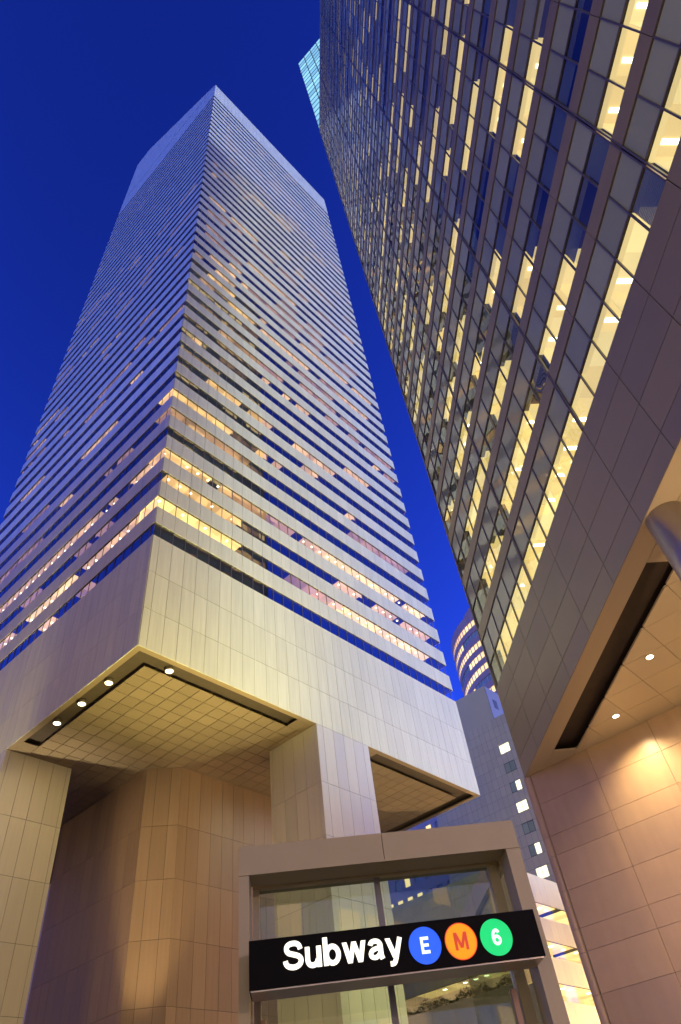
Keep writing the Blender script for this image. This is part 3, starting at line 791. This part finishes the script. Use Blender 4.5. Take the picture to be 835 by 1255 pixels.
for c in cols:
    for q in wz:
        if q < 14: continue
        z0, z1 = q-.92, q+.92
        w = MB().box(-.02, .06, c, c+2.3, z1-.05, z1).box(-.02, .06, c, c+2.3, z0, z0+.05).box(-.02, .06, c, c+.05, z0+.05, z1-.05).box(-.02, .06, c+2.25, c+2.3, z0+.05, z1-.05).box(-.02, .06, c+1.125, c+1.175, z0+.05, z1-.05).build('window', M['frame'], grey)
        for h in (0, 1):
            lit = rg_.random() < .6
            MB().box(.02, .05, c+.05+h*1.125, c+1.125+h*1.125, z0+.05, z1-.05).build('pane', (M['litwhite'] if lit else M['spandrel']), w)
MB().box(.12, 33, 28.0, 28.09, 67.42, 74.9).build('south_shade_sheet', mat('violet_grey_shade', (.13, .12, .19), .5), grey)  # thin dark sheet: shade on the penthouse south side, put into its colour
for (y, z) in ((31, 71.5), (36, 70.5)): MB().box(2+(y-31), 3.4+(y-31), 27.96, 28.1, z-1, z+1).build('vent_window', M['frame'], grey)

# round tower with stone bands
RX, RY = CAM.x+195*cos(radians(20.8)), CAM.y+195*sin(radians(20.8))
rt = empty('round_tower', (RX, RY, 0)); tag(rt, 'distant round tower with red stone bands and curved lit ribbon windows', 'skyscraper')
RR = 25.0
MB().lathe([(RR-1.2, 0), (RR-1.2, 126)], 72).build('glazed_drum', M['slab'], rt)
rr_ = random.Random(4)
def ring(z0, z1, r, m, name, parent, mats=None, sel=None):
    q = MB(); n = 96
    for i in range(n):
        a0, a1 = 2*pi*i/n, 2*pi*(i+1)/n; b = len(q.v)
        for a in (a0, a1):
            for (rad, z) in ((r, z0), (r, z1), (r-.8, z1), (r-.8, z0)): q.v.append((rad*cos(a), rad*sin(a), z))
        q.f += [(b, b+4, b+5, b+1), (b+1, b+5, b+6, b+2), (b+3, b+7, b+4, b)]; mi = sel(i) if sel else 0; q.m += [mi]*3
    return q.build(name, mats or m, parent)
z = 40.0; fl = 0
while z < 124:
    ring(z, z+1.9, RR, M['redstone'], 'stone_band', rt)
    state = {'v': 0, 'n': 0}
    def sel(i):
        if state['n'] <= 0: state['v'] = rr_.choice((0, 1, 1, 2)) ; state['n'] = rr_.randint(2, 9)
        state['n'] -= 1; return state['v']
    ring(z+1.9, z+3.9, RR-.25, None, 'window_band', rt, [M['spandrel'], M['lit0'], M['lit1']], sel)
    mu = MB()
    for i in range(96):
        a = 2*pi*i/96; b = len(mu.v); 
        if -1 < 1:
            rx, ry = cos(a), sin(a); tx, ty = -ry*.12, rx*.12
            for z_ in (z+1.9, z+3.9):
                for (rad, sg) in ((RR-.1, -1), (RR-.1, 1), (RR-.3, 1), (RR-.3, -1)): mu.v.append((rad*rx+sg*tx, rad*ry+sg*ty, z_))
            mu.f += [tuple(b+q for q in f) for f in FACES]; mu.m += [0]*6
    tag(mu.build('mullion_field', M['palestone'], rt), kind='stuff')
    z += 3.9; fl += 1
ring(z, z+3.0, RR, M['redstone'], 'stone_band', rt)
MB().lathe([(RR-.1, z+2.2), (RR-.1, z+2.9)], 96).build('roof', M['roof'], rt)
MB().lathe([(RR-5, z+2.9), (RR-5, z+7.5), (RR-5.6, z+7.6), (RR-5.6, z+10.5)], 72).build('plant_drum', M['redstone'], rt)

# pale stone block seen below the raised tower
px0, py0 = 100.0, 36.0
ps = empty('pale_stone_building', (px0, py0, 0)); tag(ps, 'pale stone block with rows of lit square windows seen under the raised skyscraper', 'building')
MB().box(.3, 26, .3, 50, 0, 66).build('wall', M['palestone'], ps)
mb = MB(); rp = random.Random(8)
for k in range(17): mb.box(0, .29, 0, 50, k*3.9, k*3.9+1.9)
for i in range(20): mb.box(.02, .29, i*2.6, i*2.6+1.2, 1.9, 65)
mb.build('facade_grid', M['palestone'], ps)
for k in range(6, 17):
    for i in range(19):
        if k*3.9+1.9 > 64.5: continue
        MB().box(.2, .295, i*2.6+1.2, i*2.6+2.6, k*3.9+1.9, k*3.9+3.9).build('window', M['lit0'] if rp.random() < .42 else M['spandrel'], ps)

# ================================================================== the far side of the avenue, behind the viewer
def avenue_block(x0, x1, y0, y1, h, m, label, seed):
    t = empty('avenue_building', (x0, y0, 0)); tag(t, label, 'building', 'buildings across the avenue')
    r = random.Random(seed)
    MB().box(0, x1-x0-.3, .3, y1-y0-.3, 0, h).build('wall', m, t)
    q = MB(); k = 0; fx = x1-x0-.3
    while 5+k*3.8 < h-4:
        z = 5+k*3.8; y = 1.2
        while y < y1-y0-2.5:
            q.box(fx-.1, fx+.06, y, y+1.8, z, z+2.0, 1 if r.random() < .45 else 0); y += 2.5
        k += 1
    tag(q.build('window_field', [M['spandrel'], M['lit1']], t), kind='stuff')
    sh = MB(); y = 1.0
    while y < y1-y0-4: sh.box(fx-.1, fx+.1, y, y+3.6, .6, 3.6); y += 4.4
    sh.build('shopfront', M['lit0'], t)
    MB().box(-.2, x1-x0+.2, -.2, y1-y0+.2, h, h+.8).build('cornice', m, t)
avenue_block(-75, -42, -130, -27, 62, M['palestone'], 'pale stone office block across the avenue facing the granite wall', 31)
avenue_block(-75, -42, -9, 210, 80, M['redstone'], 'reddish masonry block across the avenue facing the yellow skyscraper leg', 32)
def street_block():
    t = empty('street_building', (62, -76, 0)); tag(t, 'pale stone street building with lit shopfronts standing past the glass office tower', 'building')
    MB().box(0, 60, 0, 46, 0, 37).build('wall', M['palestone'], t)
    q = MB()
    for k in range(8):
        for i in range(22): q.box(1+i*2.6, 2.7+i*2.6, 45.9, 46.06, 5+k*3.9, 7.1+k*3.9, (i*7+k*5) % 3 == 0)
    tag(q.build('window_field', [M['spandrel'], M['lit1']], t), kind='stuff')
    MB().box(-.2, 60.2, -.2, 46.25, 37, 37.8).build('cornice', M['palestone'], t)
street_block()
def added_street_lamp(loc, energy, label, rz=0):  # unseen lamps, added to warm the street level and the walls nearby
    t = empty('added_street_lamp', loc, rz); tag(t, label, 'street lamp', 'unseen street lamps added for warm light')
    MB().lathe([(.18, 0), (.18, .25), (.10, .35), (.07, 2.5), (.05, 7.2)], 16).build('pole', M['poleblack'], t, smooth=True)
    MB().box(-.03, 1.5, -.03, .03, 7.15, 7.22).build('arm', M['poleblack'], t)
    hd = MB().box(1.2, 1.9, -.14, .14, 7.22, 7.36).build('head', M['poleblack'], t)
    MB().box(1.25, 1.85, -.11, .11, 7.18, 7.215).build('lens', M['lamp'], hd)
    d = bpy.data.lights.new('lamp_light', 'POINT'); d.energy = energy; d.color = (1.0, .66, .34); d.shadow_soft_size = .15
    o = bpy.data.objects.new('lamp_light', d); o.location = (1.55, 0, 7.05); link(o, t)
added_street_lamp((-25.3, -62, 0), 1500, 'added black street lamp on the corner pavement beside the avenue kerb', .6)
added_street_lamp((-25.3, -26.5, 0), 400, 'added black street lamp at the street corner by the crosswalk', 0)
added_street_lamp((-9, -44.0, 0), 1100, 'added black street lamp under the overhanging bay', 2.6)
added_street_lamp((-25.2, 12, 0), 800, 'added black street lamp on the avenue kerb near the yellow leg', 0)
added_street_lamp((20, -24.0, 0), 900, 'added black street lamp on the street kerb beyond the granite wall', 1.57)
added_street_lamp((79, -10.6, 0), 26000, 'added black street lamp on the kerb in front of the grey tiled block', -1.57)
added_street_lamp((45, 11, 0), 1800, 'added black street lamp on the plaza before the planted terrace', 0)
added_street_lamp((50, -10.6, 0), 900, 'added black street lamp on the plaza kerb below the skyscraper', -1.57)

# ================================================================== street lighting (outside the picture, lighting the legs and lower walls)
def flood(loc, target, energy, col, label, size=70):
    t = empty('floodlight', loc); tag(t, label, 'floodlight', 'ground floodlights aimed at the skyscraper')
    MB().box(-.3, .3, -.3, .3, 0, .08).build('base', M['poleblack'], t)
    MB().box(-.32, -.27, -.05, .05, .08, .6).build('bracket', M['poleblack'], t); MB().box(.27, .32, -.05, .05, .08, .6).build('bracket', M['poleblack'], t)
    d = Vector(target)-Vector(loc)-Vector((0, 0, .5))
    hd = MB().box(-.25, .25, -.2, .2, -.18, .1).build('head', M['poleblack'], t, (0, 0, .5)); hd.rotation_euler = d.to_track_quat('Z', 'Y').to_euler()
    MB().box(-.22, .22, -.17, .17, .101, .11).build('lens', M['lamp'], hd)
    l_ = spot('lamp_light', t, (0, 0, 0), tuple(d), energy, col, radians(size), .8, .2)
    l_.location = Vector((0, 0, .5))+d.normalized()*.2
flood((-7, 22, 0), (.5, 23.5, 24), 15000, YEL, 'black floodlight on the avenue pavement aimed at the yellow leg', 38)
flood((3, -10.6, 0), (5.5, 0, 48), 26000, (1.0, .84, .27), 'black floodlight by the kerb aimed up at the skyscraper corner', 54)
flood((24, -10.7, 0), (26, 0, 46), 4500, (1.0, .90, .45), 'black floodlight by the kerb in front of the street side leg', 85)
flood((6.8, 8.2, 0), (13.8, 15.1, 22), 6500, (1.0, .70, .36), 'black floodlight under the skyscraper aimed at the chamfered core', 22)
flood((14.5, 3.4, 0), (20, 3.4, 24), 1700, (1.0, .62, .28), 'black floodlight under the skyscraper aimed at the street side leg')
